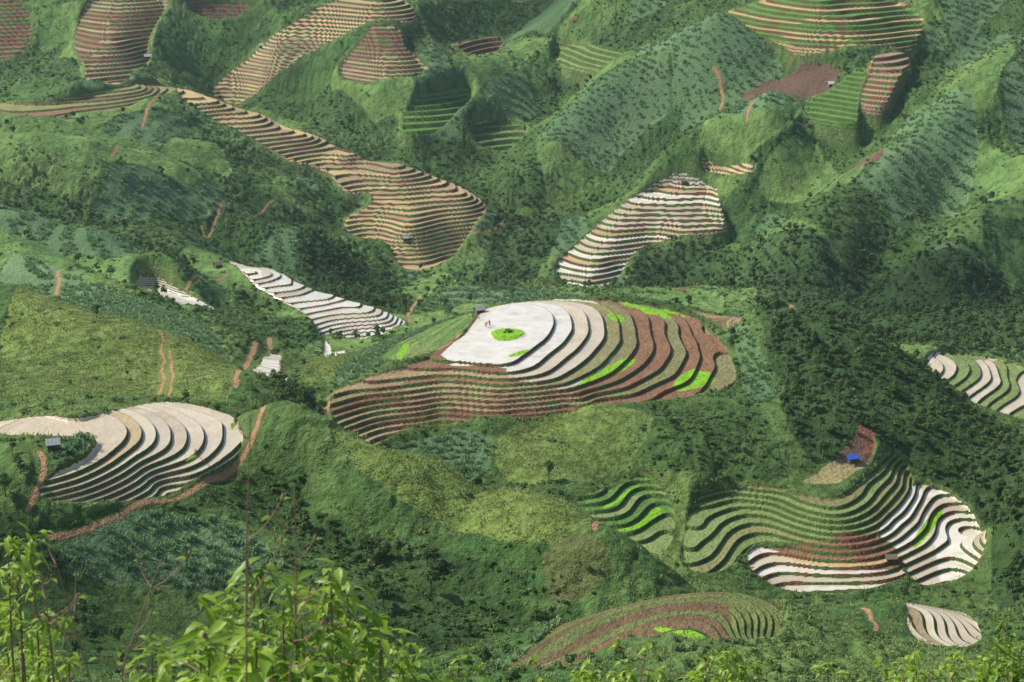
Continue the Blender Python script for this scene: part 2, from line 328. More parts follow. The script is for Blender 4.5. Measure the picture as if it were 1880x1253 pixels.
# ------------------------------------------------------------------ land cover
cls=np.zeros((nr,nc),np.uint8) # 0 scrub 1 maize 2 grass 3 wood 4 soil 5 terrace 6 path 7 thicket 8 bank
gx_=XX/46+fbm(XX/50,YY/50,2,1)*.7; gy_=YY/62+fbm(XX/50+7,YY/50,2,4)*.7
cx=np.floor(gx_).astype(int); cy=np.floor(gy_).astype(int); best=np.full((nr,nc),9.); sec=np.full((nr,nc),9.); cid=np.zeros((nr,nc))
for ox in(-1,0,1):
    for oy in(-1,0,1):
        ax=(cx+ox)&255; ay=(cy+oy)&255
        d=(gx_-(cx+ox)-TAB[0][ax,ay])**2+(gy_-(cy+oy)-TAB[1][ax,ay])**2
        nw=d<best; sec=np.where(nw,best,np.minimum(sec,d)); cid=np.where(nw,TAB[2][ax,ay],cid); best=np.minimum(best,d)
edge=np.sqrt(sec)-np.sqrt(best)
cls[(YY>540)&(rel>1.5)]=7
fz=(YY>540)&(edge>.06)&(rel<3)
cls[fz&(cid<.38)]=1; cls[fz&(cid>.78)]=2
cls[(YY>540)&(crest<9)&(edge>.06)&(cid>.5)]=2
cls[(YY>540)&(edge<.03)]=7
FLD=[
 (3,[(1375,560),(1500,595),(1600,645),(1700,705),(1900,805),(1900,1180),(1820,1120),(1820,960),(1700,870),(1640,820),(1500,870),(1430,780),(1440,700),(1400,640)],(340,520)),
 (3,[(1140,545),(1160,480),(1220,430),(1300,435),(1350,470),(1500,480),(1700,500),(1900,520),(1900,650),(1690,660),(1500,590),(1360,545),(1200,545)],(560,870)),
 (3,[(190,400),(350,430),(345,500),(190,480)],(560,840)),
 (3,[(500,700),(570,695),(590,790),(560,810),(500,780)],(360,460)),
 (3,[(620,440),(720,500),(780,560),(700,568),(600,535),(520,480)],(700,950)),
 (3,[(1000,400),(1040,420),(1000,480),(940,540),(860,540),(900,430),(940,370)],(760,1050)),
 (7,[(540,915),(700,975),(1010,1065),(1100,1120),(1000,1170),(880,1200),(700,1190),(560,1080),(520,960)],(240,310)),
 (7,[(1190,770),(1300,735),(1390,760),(1450,860),(1420,890),(1200,890),(1150,850)],(385,440)),
 (7,[(920,870),(1060,900),(1030,1000),(960,960)],(330,410)),
 (7,[(0,940),(90,985),(280,920),(480,850),(560,860),(560,950),(480,960),(280,930),(100,1000),(0,1040)],(250,330)),
 (7,[(0,360),(200,400),(400,420),(600,360),(620,440),(440,470),(300,500),(150,450)],(600,960)),
 (7,[(740,260),(1000,230),(980,330),(1010,400),(900,380),(720,300)],(860,1120)),
 (7,[(1340,350),(1700,400),(1700,480),(1500,480),(1350,440)],(760,920)),
 (7,[(600,155),(740,250),(720,300),(640,280),(560,230),(440,190)],(940,1120)),
 (7,[(470,690),(600,640),(700,570),(560,600),(420,560),(260,500),(240,520),(420,600)],(440,760)),
 (2,[(0,560),(150,592),(300,642),(450,700),(440,740),(300,732),(80,752),(0,750)],(340,480)),
 (2,[(600,830),(700,860),(780,880),(900,905),(1030,975),(1100,1020),(1080,1050),(1000,1030),(800,955),(620,890)],(270,325)),
 (2,[(910,790),(1080,745),(1200,770),(1180,860),(1000,900),(910,880)],(385,440)),
 (2,[(100,300),(200,240),(330,290),(400,350),(250,340),(120,350)],(740,960)),
 (2,[(1390,300),(1480,220),(1550,260),(1530,330),(1400,335)],(800,960)),
 (2,[(0,215),(130,220),(230,260),(100,330),(0,300)],(740,960)),
 (2,[(560,620),(700,590),(720,640),(600,700),(540,690)],(420,620)),
 (2,[(1240,900),(1262,905),(1255,1010),(1250,1060),(1180,1075),(1190,1040),(1235,1000)],(350,410)),
 (1,[(705,800),(905,780),(900,880),(850,895),(720,850)],(380,430)),
 (1,[(610,690),(700,620),(760,590),(870,570),(850,600),(800,640),(720,670),(620,705)],(425,520)),
 (1,[(1300,585),(1345,605),(1400,650),(1432,700),(1400,750),(1360,725),(1355,650)],(400,520)),
 (1,[(100,1000),(280,935),(480,965),(520,1060),(330,1090),(120,1060)],(240,312)),
 (1,[(0,470),(100,510),(230,570),(440,650),(380,665),(250,620),(100,585),(0,555)],(430,660)),
 (1,[(110,800),(185,785),(190,800),(130,850),(85,860)],(270,330)),
 (1,[(0,350),(70,400),(60,440),(0,440)],(600,800)),
 (1,[(1330,130),(1420,75),(1450,95),(1350,165)],(850,1100)),
 (1,[(1230,200),(1310,150),(1400,170),(1450,200),(1380,240),(1300,230)],(850,1060)),
 (1,[(1640,200),(1780,190),(1800,300),(1750,380),(1640,350)],(780,960)),
 (1,[(1140,130),(1270,70),(1360,60),(1380,100),(1300,130),(1200,155)],(900,1120)),
 (1,[(1730,60),(1900,50),(1900,130),(1760,150)],(850,1080)),
 (1,[(880,180),(960,150),(1000,190),(930,220)],(950,1120)),
 (1,[(1380,350),(1480,360),(1500,410),(1400,430)],(780,900)),
 (1,[(880,1245),(1000,1168),(1090,1125),(1000,1200),(930,1253)],(200,270)),
 (0,[(980,1040),(1060,1030),(1120,1050),(1130,1080),(1080,1110),(1010,1120),(960,1110)],(260,300)),
 (4,[(1345,160),(1430,92),(1560,108),(1510,158),(1430,172)],(850,1060)),
 (4,[(1540,310),(1610,300),(1625,350),(1560,368)],(800,930)),
 (4,[(1590,785),(1612,820),(1600,862),(1540,892),(1470,885),(1540,850)],(395,432)),
 (2,[(330,465),(400,450),(430,480),(380,510),(330,500)],(600,780)),
]
for c_,pl,yr in FLD:
    m=inpoly(smoothpoly(plan(pl,yr),1)); cls[m]=c_
cls[(hedge>.04)&(cls!=4)]=8
cls[tm>.35]=5
gc=np.zeros((nr,nc,3))
nz=fbm(XX/40,YY/40,4,1)[...,None]; n2=fbm(XX/5,YY/5,3,3)[...,None]
COL={0:((.068,.14,.038),(.135,.21,.06)),1:((.11,.205,.085),(.155,.25,.11)),2:((.19,.255,.065),(.135,.215,.055)),3:((.042,.085,.028),(.058,.11,.034)),4:((.22,.14,.09),(.16,.105,.07)),5:((.09,.14,.045),(.13,.15,.06)),7:((.05,.102,.03),(.083,.148,.042)),8:((.095,.165,.048),(.14,.195,.06))}
for k_,(a_,b_) in COL.items():
    m=cls==k_; t=np.clip(.5+nz[m]*1.2+n2[m]*.5,0,1); gc[m]=np.array(a_)*(1-t)+np.array(b_)*t
gc*=(.84+.26*cid*(YY>540))[...,None]
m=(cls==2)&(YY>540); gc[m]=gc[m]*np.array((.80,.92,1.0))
m=(cls==0)&(fbm(XX/18,YY/18,3,7)>.58); gc[m]=(.17,.11,.06)
mm_=inpoly(plan([(1000,1040),(1060,1030),(1120,1050),(1130,1080),(1080,1110),(1020,1110)],(260,300))); gc[mm_]=gc[mm_]*.75+np.array((.2,.10,.06))*.25
m=inpoly(plan([(1580,785),(1612,810),(1604,845),(1585,845)],(395,432))); gc[m]=RED
m=inpoly(plan([(1470,885),(1530,855),(1570,855),(1600,862),(1540,892)],(395,432))); gc[m]=(.30,.26,.12)
PATHS=[([(490,765),(488,790),(455,830),(380,882),(300,922),(200,955),(90,985)],(265,345),.32),
 ([(468,690),(455,712),(430,738)],(340,440),.38),([(497,622),(480,650),(450,662),(415,672)],(420,620),.5),
 ([(72,832),(78,870),(50,940)],(265,330),.33),([(300,650),(303,690),(270,735)],(350,450),.26),([(315,670),(318,700),(290,735)],(350,450),.2),
 ([(290,190),(272,215),(262,245)],(800,1000),.5),([(240,300),(220,320),(208,350)],(760,960),.5),([(600,735),(590,760),(600,780)],(380,440),.45),
 ([(1660,858),(1650,885)],(390,430),.35),([(1410,170),(1375,210),(1370,245)],(850,1060),.5),([(1290,965),(1318,990),(1300,1020)],(360,400),.35),
 ([(110,520),(105,545),(88,580)],(440,640),.4),([(925,400),(915,425),(870,450)],(820,960),.5),([(770,535),(750,565),(752,590)],(650,840),.45),
 ([(1310,140),(1330,150),(1325,170)],(850,1060),.5),([(345,545),(380,520),(420,500)],(600,780),.35),([(370,420),(380,440),(430,375),(500,360)],(700,920),.35),
 ([(600,722),(690,693),(790,660),(850,612)],(405,515),.3),
 ([(1440,570),(1455,590)],(440,500),.4),([(1585,1115),(1610,1135),(1600,1165)],(205,345),.28),([(1110,1015),(1090,1030)],(270,300),.3)]
PXw=XX+fbm(XX/6,YY/6,2,2)*1.0; PYw=YY+fbm(XX/6+9,YY/6,2,2)*1.0
for pts,yr,wdt in PATHS:
    a,b,d=linedist(chaikin(plan(pts,yr)),5,PXw,PYw)
    g_=gc[a:b]; c_=cls[a:b]
    m3=(d<wdt*2.0); g_[m3]=g_[m3]*.55+np.array((.2,.14,.07))*.45
    g_[d<wdt*1.3]=(.40,.235,.12)
    c_[(d<wdt*1.1+1.3)&(c_!=5)]=6
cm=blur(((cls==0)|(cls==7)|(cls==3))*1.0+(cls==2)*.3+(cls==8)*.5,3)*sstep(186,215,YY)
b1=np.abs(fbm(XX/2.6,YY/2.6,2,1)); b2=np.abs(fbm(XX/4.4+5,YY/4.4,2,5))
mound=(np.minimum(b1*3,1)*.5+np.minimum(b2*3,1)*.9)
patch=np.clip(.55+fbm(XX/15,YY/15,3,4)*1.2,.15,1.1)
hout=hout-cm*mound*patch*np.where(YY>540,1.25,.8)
gc=np.where((cm>.2)[...,None]&((cls!=6))[...,None],gc*(.68+.48*np.clip(mound,0,1.2))[...,None],gc)  # shade in the hollows between mounds put into the ground colour
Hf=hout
# ------------------------------------------------------------------ materials
def newmat(name):
    m=bpy.data.materials.new(name); m.use_nodes=True; nt=m.node_tree; nt.nodes.clear()
    o=nt.nodes.new('ShaderNodeOutputMaterial'); return m,nt,o
def N(nt,t,**k):
    n_=nt.nodes.new(t)
    for a,b in k.items(): setattr(n_,a,b)
    return n_
def terrain_mat():
    m,nt,o=newmat('hillside_ground'); L=nt.links.new
    def at(nm):
        a=N(nt,'ShaderNodeAttribute'); a.attribute_name=nm; return a
    def ma(op,a,b=None,c=None):
        x=N(nt,'ShaderNodeMath',operation=op)
        for i,v in enumerate((a,b,c)):
            if v is None: continue
            if isinstance(v,(int,float)): x.inputs[i].default_value=v
            else: L(v,x.inputs[i])
        return x.outputs[0]
    def mix(f,a,b):
        x=N(nt,'ShaderNodeMix',data_type='RGBA'); L(f,x.inputs[0]); L(a,x.inputs[6]); L(b,x.inputs[7]); return x.outputs[2]
    geo=N(nt,'ShaderNodeNewGeometry')
    def noise(sc_,d=4):
        x=N(nt,'ShaderNodeTexNoise'); x.inputs['Scale'].default_value=sc_; x.inputs['Detail'].default_value=d; L(geo.outputs['Position'],x.inputs['Vector']); return x.outputs['Fac']
    nf=noise(1.1,5); ng=noise(.18,4); nl=noise(3.2,3)
    fr_=ma('FRACT',at('u').outputs['Fac']); w_=at('w').outputs['Fac']
    wob=ma('MULTIPLY',ma('SUBTRACT',nf,.5),.2)
    ris=ma('GREATER_THAN',ma('ADD',fr_,ma('MULTIPLY',wob,w_)),ma('SUBTRACT',1.0,w_))
    rim=ma('LESS_THAN',fr_,ma('MULTIPLY',w_,ma('ADD',.1,ma('MULTIPLY',nf,.2))))
    rr=ma('MAXIMUM',ris,rim)
    tmv=ma('GREATER_THAN',ma('ADD',at('tm').outputs['Fac'],ma('MULTIPLY',ma('SUBTRACT',nf,.5),.6)),.5)
    grass=N(nt,'ShaderNodeRGB'); grass.outputs[0].default_value=(.085,.145,.038,1)
    gm=ma('GREATER_THAN',ma('ADD',ng,ma('MULTIPLY',nl,.5)),.74)
    rcol=mix(gm,at('rc').outputs['Color'],grass.outputs[0])
    wetA=at('wet').outputs['Fac']
    dry=ma('ADD',.35,ma('MULTIPLY',ma('ADD',nf,ng),.65)); wv=ma('ADD',.75,ma('MULTIPLY',ng,.5))
    val=ma('ADD',ma('MULTIPLY',wetA,wv),ma('MULTIPLY',ma('SUBTRACT',1.0,wetA),dry))
    hsv=N(nt,'ShaderNodeHueSaturation'); L(at('tc').outputs['Color'],hsv.inputs['Color']); L(val,hsv.inputs['Value'])
    silt=N(nt,'ShaderNodeRGB'); silt.outputs[0].default_value=(.44,.34,.2,1)
    sm=N(nt,'ShaderNodeMapRange'); sm.inputs[1].default_value=.5; sm.inputs[2].default_value=.74; sm.inputs[4].default_value=.55; L(noise(.3,5),sm.inputs[0])
    tw=mix(ma('MULTIPLY',sm.outputs[0],wetA),hsv.outputs[0],silt.outputs[0])
    tcol=mix(rr,tw,rcol)
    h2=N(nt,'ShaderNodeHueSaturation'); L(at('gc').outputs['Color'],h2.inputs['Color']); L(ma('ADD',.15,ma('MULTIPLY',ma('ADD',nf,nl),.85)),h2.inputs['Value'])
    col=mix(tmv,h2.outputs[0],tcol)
    wetv=ma('MULTIPLY',ma('MULTIPLY',wetA,tmv),ma('SUBTRACT',1.0,rr))
    b=N(nt,'ShaderNodeBsdfPrincipled'); L(col,b.inputs['Base Color']); L(ma('SUBTRACT',.95,ma('MULTIPLY',wetv,.9)),b.inputs['Roughness'])
    L(ma('ADD',.1,ma('MULTIPLY',wetv,.5)),b.inputs['Specular IOR Level'])
    bp=N(nt,'ShaderNodeBump'); L(ma('ADD',ma('ADD',nf,ma('MULTIPLY',nl,.5)),noise(.5,3)),bp.inputs['Height']); bp.inputs['Distance'].default_value=.7
    L(ma('SUBTRACT',.9,ma('MULTIPLY',wetv,.99)),bp.inputs['Strength']); L(bp.outputs[0],b.inputs['Normal'])
    L(b.outputs[0],o.inputs['Surface']); return m
def leaf_mat(name,c1,c2,trans=.35,rough=.55,nscale=.3,spec=.3):
    m,nt,o=newmat(name); L=nt.links.new
    oi=N(nt,'ShaderNodeObjectInfo'); geo=N(nt,'ShaderNodeNewGeometry')
    nz_=N(nt,'ShaderNodeTexNoise'); nz_.inputs['Scale'].default_value=nscale; L(geo.outputs['Position'],nz_.inputs['Vector'])
    ad=N(nt,'ShaderNodeMath',operation='ADD'); L(oi.outputs['Random'],ad.inputs[0]); L(nz_.outputs['Fac'],ad.inputs[1])
    ra=N(nt,'ShaderNodeMath',operation='ADD'); L(ad.outputs[0],ra.inputs[0]); L(geo.outputs['Random Per Island'],ra.inputs[1])
    mr=N(nt,'ShaderNodeMapRange'); mr.inputs[1].default_value=.4; mr.inputs[2].default_value=2.2; L(ra.outputs[0],mr.inputs[0])
    mx=N(nt,'ShaderNodeMix',data_type='RGBA'); mx.inputs[6].default_value=(*c1,1); mx.inputs[7].default_value=(*c2,1); L(mr.outputs[0],mx.inputs[0])
    b=N(nt,'ShaderNodeBsdfPrincipled'); L(mx.outputs[2],b.inputs['Base Color']); b.inputs['Roughness'].default_value=rough; b.inputs['Specular IOR Level'].default_value=spec
    t=N(nt,'ShaderNodeBsdfTranslucent'); L(mx.outputs[2],t.inputs['Color'])
    ms=N(nt,'ShaderNodeMixShader'); ms.inputs[0].default_value=trans; L(b.outputs[0],ms.inputs[1]); L(t.outputs[0],ms.inputs[2]); L(ms.outputs[0],o.inputs['Surface'])
    return m
def flat_mat(name,c,rough=.8,var=.5,scale=4,metal=0):
    m,nt,o=newmat(name); L=nt.links.new
    tx=N(nt,'ShaderNodeTexCoord'); nz_=N(nt,'ShaderNodeTexNoise'); nz_.inputs['Scale'].default_value=scale; nz_.inputs['Detail'].default_value=5; L(tx.outputs['Object'],nz_.inputs['Vector'])
    mr=N(nt,'ShaderNodeMapRange'); mr.inputs[3].default_value=1-var; mr.inputs[4].default_value=1+var; L(nz_.outputs['Fac'],mr.inputs[0])
    hs=N(nt,'ShaderNodeHueSaturation'); hs.inputs['Color'].default_value=(*c,1); L(mr.outputs[0],hs.inputs['Value'])
    b=N(nt,'ShaderNodeBsdfPrincipled'); L(hs.outputs[0],b.inputs['Base Color']); b.inputs['Roughness'].default_value=rough; b.inputs['Metallic'].default_value=metal
    L(b.outputs[0],o.inputs['Surface']); return m
MT=terrain_mat()
M_tree=leaf_mat('tree_leaves',(.046,.10,.03),(.145,.23,.065),.42)
M_bush=leaf_mat('scrub_leaves',(.063,.135,.036),(.19,.285,.08),.42)
M_corn=leaf_mat('maize_leaves',(.12,.24,.09),(.24,.37,.16),.3)
M_grass=leaf_mat('grass_blades',(.17,.235,.055),(.29,.34,.11),.3)
M_bark=flat_mat('bark',(.09,.065,.045),.9)
M_fg=leaf_mat('shrub_leaves',(.09,.21,.02),(.42,.58,.07),.5,.4,3,.35)
M_stem=flat_mat('twig_bark',(.24,.14,.09),.85)

def mkmesh(name,co,quads=None,mat=None,smooth=False):
    me=bpy.data.meshes.new(name); co=np.asarray(co,np.float32)
    me.vertices.add(len(co)); me.vertices.foreach_set('co',co.ravel())
    qs=np.asarray(quads,np.int32)
    me.loops.add(qs.size); me.loops.foreach_set('vertex_index',qs.ravel())
    me.polygons.add(len(qs)); me.polygons.foreach_set('loop_start',(np.arange(len(qs))*4).astype(np.int32))
    if smooth: me.polygons.foreach_set('use_smooth',np.ones(len(qs),bool))
    me.update(calc_edges=True)
    if mat: me.materials.append(mat)
    return me
def link(ob,parent=None):
    scene.collection.objects.link(ob)
    if parent: ob.parent=parent
    return ob
ii=np.arange(nr*nc).reshape(nr,nc)
quads=np.stack([ii[:-1,:-1],ii[:-1,1:],ii[1:,1:],ii[1:,:-1]],-1).reshape(-1,4)
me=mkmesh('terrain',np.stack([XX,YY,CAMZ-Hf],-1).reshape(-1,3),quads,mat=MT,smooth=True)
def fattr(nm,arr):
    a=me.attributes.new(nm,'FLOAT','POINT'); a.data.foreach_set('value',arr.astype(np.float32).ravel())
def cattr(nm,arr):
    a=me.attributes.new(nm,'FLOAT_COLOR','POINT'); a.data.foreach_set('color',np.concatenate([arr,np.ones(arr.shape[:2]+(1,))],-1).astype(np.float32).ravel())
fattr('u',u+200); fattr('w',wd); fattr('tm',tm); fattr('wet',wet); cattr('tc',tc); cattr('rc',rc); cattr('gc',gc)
terr=link(bpy.data.objects.new('terrain',me)); terr['kind']='structure'; terr['label']='terraced green mountain slopes with flooded rice paddies'

# ------------------------------------------------------------------ vegetation templates
def leafcloud(rg,lobes,nl,size,flat=0.25):
    lob=rg.integers(0,len(lobes),nl); L=np.array(lobes)[lob]
    d=rg.normal(size=(nl,3)); d[:,2]=np.abs(d[:,2])*.9-.25; d/=np.linalg.norm(d,axis=1)[:,None]
    rad=rg.uniform(.6,1.08,nl)[:,None]
    c=L[:,:3]+d*L[:,3:6]*rad
    nrm=d+rg.normal(size=(nl,3))*.5; nrm[:,2]+=flat; nrm/=np.linalg.norm(nrm,axis=1)[:,None]
    t=np.cross(nrm,rg.normal(size=(nl,3))); t/=np.linalg.norm(t,axis=1)[:,None]; b=np.cross(nrm,t)
    s=(size*rg.uniform(.55,1.3,nl))[:,None]
    v=np.stack([c-t*s,c-b*s*.6,c+t*s,c+b*s*.6],1).reshape(-1,3)
    return v,np.arange(nl*4).reshape(nl,4)
def tube(pts,rad,sides=6):
    pts=np.array(pts,float); V=[];Q_=[]
    for i,p in enumerate(pts):
        d=pts[min(i+1,len(pts)-1)]-pts[max(i-1,0)]; d/=np.linalg.norm(d)+1e-9
        a=np.cross(d,[.3,.9,.1]); a/=np.linalg.norm(a); b=np.cross(d,a)
        for k in range(sides):
            an=2*math.pi*k/sides; V.append(p+rad[i]*(a*math.cos(an)+b*math.sin(an)))
    for i in range(len(pts)-1):
        for k in range(sides):
            k2=(k+1)%sides; Q_.append((i*sides+k,i*sides+k2,(i+1)*sides+k2,(i+1)*sides+k))
    return np.array(V),np.array(Q_)
def joinp(parts):
    V=[];Q_=[];o=0
    for v,q in parts: V.append(v); Q_.append(np.asarray(q)+o); o+=len(v)
    return np.concatenate(V),np.concatenate(Q_)
def tree_parts(seed,nl=380,sz=.36):
    rg=np.random.default_rng(seed); H_=rg.uniform(4.6,6.2)
    lobes=[]
    for i in range(rg.integers(7,11)):
        a=rg.uniform(0,6.28); rr=rg.uniform(.2,1.6); zc=H_*rg.uniform(.36,.85); sh=1-.5*max(0,(zc/H_-.6))
        s=rg.uniform(.75,1.2); lobes.append((rr*math.cos(a)*sh,rr*math.sin(a)*sh,zc,s,s,s*.8))
    lobes.append((0,0,H_*.88,.85,.85,.8))
    cv=leafcloud(rg,lobes,nl,sz)
    parts=[tube([(0,0,-.6),(.05,0,H_*.3),(.1,.05,H_*.6),(.05,.1,H_*.88)],[.17,.13,.09,.03])]
    for l in lobes[:5]:
        z0=l[2]*.55; parts.append(tube([(.05,0,z0),(l[0]*.5,l[1]*.5,z0+(l[2]-z0)*.6),(l[0],l[1],l[2])],[.07,.05,.02],4))
    return cv,joinp(parts)
TREES=[tree_parts(100+i) for i in range(6)]
crown_me=[];trunk_me=[]
for i,(c_,t_) in enumerate(TREES):
    crown_me.append(mkmesh('tree_crown',c_[0],c_[1],mat=M_tree)); trunk_me.append(mkmesh('tree_trunk',t_[0],t_[1],mat=M_bark,smooth=True))
def addt(col,me_,i):
    ob=bpy.data.objects.new('%s_%02d'%(me_.name,i),me_); col.objects.link(ob)
wood_col=bpy.data.collections.new('wood_stock')
for i in range(6):
    c_,_=tree_parts(100+i,130,.6); addt(wood_col,mkmesh('a_tree',c_[0],c_[1],mat=M_tree),i)
bush_col=bpy.data.collections.new('bush_stock')
for i in range(6):
    rg=np.random.default_rng(300+i); lobes=[]
    for k in range(rg.integers(3,6)):
        a=rg.uniform(0,6.28); rr=rg.uniform(.1,1.0); s=rg.uniform(.45,.8); lobes.append((rr*math.cos(a),rr*math.sin(a),rg.uniform(.15,.6),s,s,s*.75))
    v,q=leafcloud(rg,lobes,60,.37); addt(bush_col,mkmesh('b_bush',v,q,mat=M_bush),i)
def tuft(rg,nb,hh,sp,wd_,mat,nm,col,i):
    V=[];Q_=[];o=0
    for k in range(nb):
        a=rg.uniform(0,6.28); bx,by=rg.normal(0,sp,2); d=np.array([math.cos(a),math.sin(a),0]); s=np.array([-d[1],d[0],0])
        h1=hh*rg.uniform(.6,1.1); le=hh*rg.uniform(.15,.5); p0=np.array([bx,by,-.1]); p1=p0+d*le*.4+[0,0,h1*.75]; p2=p0+d*le+[0,0,h1*rg.uniform(.7,1.0)]
        V+= [p0-s*wd_*.6,p0+s*wd_*.6,p1+s*wd_,p1-s*wd_,p2+s*wd_*.15,p2-s*wd_*.15]; Q_+=[(o,o+1,o+2,o+3),(o+3,o+2,o+4,o+5)]; o+=6
    addt(col,mkmesh(nm,V,Q_,mat=mat),i)
corn_col=bpy.data.collections.new('maize_stock'); grass_col=bpy.data.collections.new('grass_stock')
for i in range(4):
    rg=np.random.default_rng(500+i); tuft(rg,14,1.3,.32,.12,M_corn,'c_maize',corn_col,i); tuft(rg,13,.5,.5,.09,M_grass,'g_grass',grass_col,i)
def scatter(name,col,nvar,X,Y,scl,label,Hoff=-.05):
    Z=CAMZ-samp(Hf,X,Y)+Hoff; n_=len(X)
    me_=bpy.data.meshes.new(name); me_.vertices.add(n_); me_.vertices.foreach_set('co',np.stack([X,Y,Z],-1).astype(np.float32).ravel())
    a=me_.attributes.new('vid','INT','POINT'); a.data.foreach_set('value',rng.integers(0,nvar,n_).astype(np.int32))
    rot=np.zeros((n_,3),np.float32); rot[:,2]=rng.uniform(0,6.28,n_); rot[:,:2]=rng.normal(0,.06,(n_,2))
    a=me_.attributes.new('rot','FLOAT_VECTOR','POINT'); a.data.foreach_set('vector',rot.ravel())
    sv=np.stack([scl,scl,scl*rng.uniform(.8,1.25,n_)],-1).astype(np.float32)
    a=me_.attributes.new('scl','FLOAT_VECTOR','POINT'); a.data.foreach_set('vector',sv.ravel())
    ob=link(bpy.data.objects.new(name,me_)); ob['kind']='stuff'; ob['label']=label
    ng=bpy.data.node_groups.new(name+'_nodes','GeometryNodeTree')
    ng.interface.new_socket('Geometry',in_out='INPUT',socket_type='NodeSocketGeometry'); ng.interface.new_socket('Geometry',in_out='OUTPUT',socket_type='NodeSocketGeometry')
    gi=ng.nodes.new('NodeGroupInput'); go=ng.nodes.new('NodeGroupOutput'); ip=ng.nodes.new('GeometryNodeInstanceOnPoints')
    cin=ng.nodes.new('GeometryNodeCollectionInfo'); cin.inputs['Collection'].default_value=col; cin.inputs['Separate Children'].default_value=True; cin.inputs['Reset Children'].default_value=True
    def na(nm,dt):
        x=ng.nodes.new('GeometryNodeInputNamedAttribute'); x.data_type=dt; x.inputs[0].default_value=nm; return x.outputs[0]
    ng.links.new(gi.outputs[0],ip.inputs['Points']); ng.links.new(cin.outputs[0],ip.inputs['Instance']); ip.inputs['Pick Instance'].default_value=True
    ng.links.new(na('vid','INT'),ip.inputs['Instance Index'])
    er=ng.nodes.new('FunctionNodeEulerToRotation'); ng.links.new(na('rot','FLOAT_VECTOR'),er.inputs[0]); ng.links.new(er.outputs[0],ip.inputs['Rotation'])
    ng.links.new(na('scl','FLOAT_VECTOR'),ip.inputs['Scale']); ng.links.new(ip.outputs[0],go.inputs[0])
    md=ob.modifiers.new('scatter','NODES'); md.node_group=ng
    return ob
def clsat(x,y):
    fr_=np.clip(np.rint(np.interp(y,R,np.arange(nr))),0,nr-1).astype(int); fc=np.clip(np.rint(np.interp(x/RY(y),S,np.arange(nc))),0,nc-1).astype(int)
    return cls[fr_,fc],edge[fr_,fc]
def cand(y0,y1,dens,smax=.33):
    area=smax*(y1*y1-y0*y0); n_=int(area*dens); y=np.sqrt(rng.uniform(y0*y0,y1*y1,n_)); x=rng.uniform(-smax,smax,n_)*y
    c_,e_=clsat(x,y); return x,y,c_,e_
def seen(x,y,lift=2.5):
    """ground that lies hidden in the lee of a ridge needs no planting"""
    p=samp(Hf,x,y)-lift; ok=np.ones(len(x),bool)
    for f_ in np.linspace(.4,.98,45): ok&=samp(Hf,x*f_,y*f_)>p*f_-1.5
    return ok
WXs=[];WYs=[];WSs=[];BX=[];BY=[];BS=[]
for y0,y1,df in [(186,550,1.0),(550,1240,.55)]:
    x,y,c_,e_=cand(y0,y1,.10*df)
    nzz=fbm(x/28,y/28,3,2)
    keep=((c_==3)&(rng.random(len(x))<.7))|((c_==7)&(rng.random(len(x))<.07+.25*(nzz>.15)))|((c_==0)&(nzz>.35)&(rng.random(len(x))<.2))|((c_==7)&(y>540)&(e_<.03)&(rng.random(len(x))<.4))|((c_==2)&(rng.random(len(x))<.008))
    keep&=seen(x,y,5)
    WXs.append(x[keep]);WYs.append(y[keep]);WSs.append((.33+.4*rng.random(keep.sum())+.2*rng.random(keep.sum())**3)*np.where(y[keep]>550,1.0,.85))
    x,y,c_,e_=cand(y0,y1,.38*df)
    nzz=fbm(x/16,y/16,3,4); nzf=fbm(x/60,y/60,2,6)
    keep=((c_==0)&(rng.random(len(x))<np.clip(.34+nzz*1.2+nzf*.9,.04,1)))|((c_==7)&(rng.random(len(x))<.9))|((c_==3)&(rng.random(len(x))<.6))|((c_==2)&(rng.random(len(x))<.03+.05*(y>540)+.15*(nzz>.3)))|((c_==1)&(rng.random(len(x))<.01))|((c_==8)&(rng.random(len(x))<.5))
    keep&=seen(x,y)
    BX.append(x[keep]);BY.append(y[keep]);BS.append((.3+.5*rng.random(keep.sum())**2)*np.where(y[keep]>550,1.2,1.0)*np.where(c_[keep]==8,.7,1.0))
BX.append(np.array([ix,ix+.8,ix-.9]));BY.append(np.array([iy,iy+.6,iy-.3]));BS.append(np.array([.8,.5,.45]))
tx,ty,ts=map(np.concatenate,(WXs,WYs,WSs))
pz=samp(Hf,tx,ty)-1.5; a_=tx/(ty*cT+pz*sT); qx=940+F*a_
qy=626.5-F*((ty*sT-pz*cT)/(ty*cT+pz*sT)); vis=(qx>0)&(qx<1880)&(qy>0)&(qy<1150)
big=np.argsort(-(ts/ty)*vis)[:300]
rest=np.ones(len(tx),bool); rest[big]=False
scatter('woodland',wood_col,6,tx[rest],ty[rest],ts[rest],'dense green broadleaf woodland on the slopes')
scatter('scrub',bush_col,6,*map(np.concatenate,(BX,BY,BS)),'green bushes and undergrowth covering the hillsides')
for j in big:
    v=int(rng.integers(0,6)); e=bpy.data.objects.new('tree',None); e.empty_display_size=.5
    e.location=(tx[j],ty[j],CAMZ-pz[j]-1.55); e.rotation_euler=(0,0,rng.uniform(0,6.28)); s=ts[j]; e.scale=(s,s,s*rng.uniform(.85,1.2)); link(e)
    e['label']='leafy green broadleaf tree standing on the bushy slope'; e['category']='tree'; e['group']='trees scattered over the hillside'
    link(bpy.data.objects.new('trunk',trunk_me[v]),e); link(bpy.data.objects.new('crown',crown_me[v]),e)
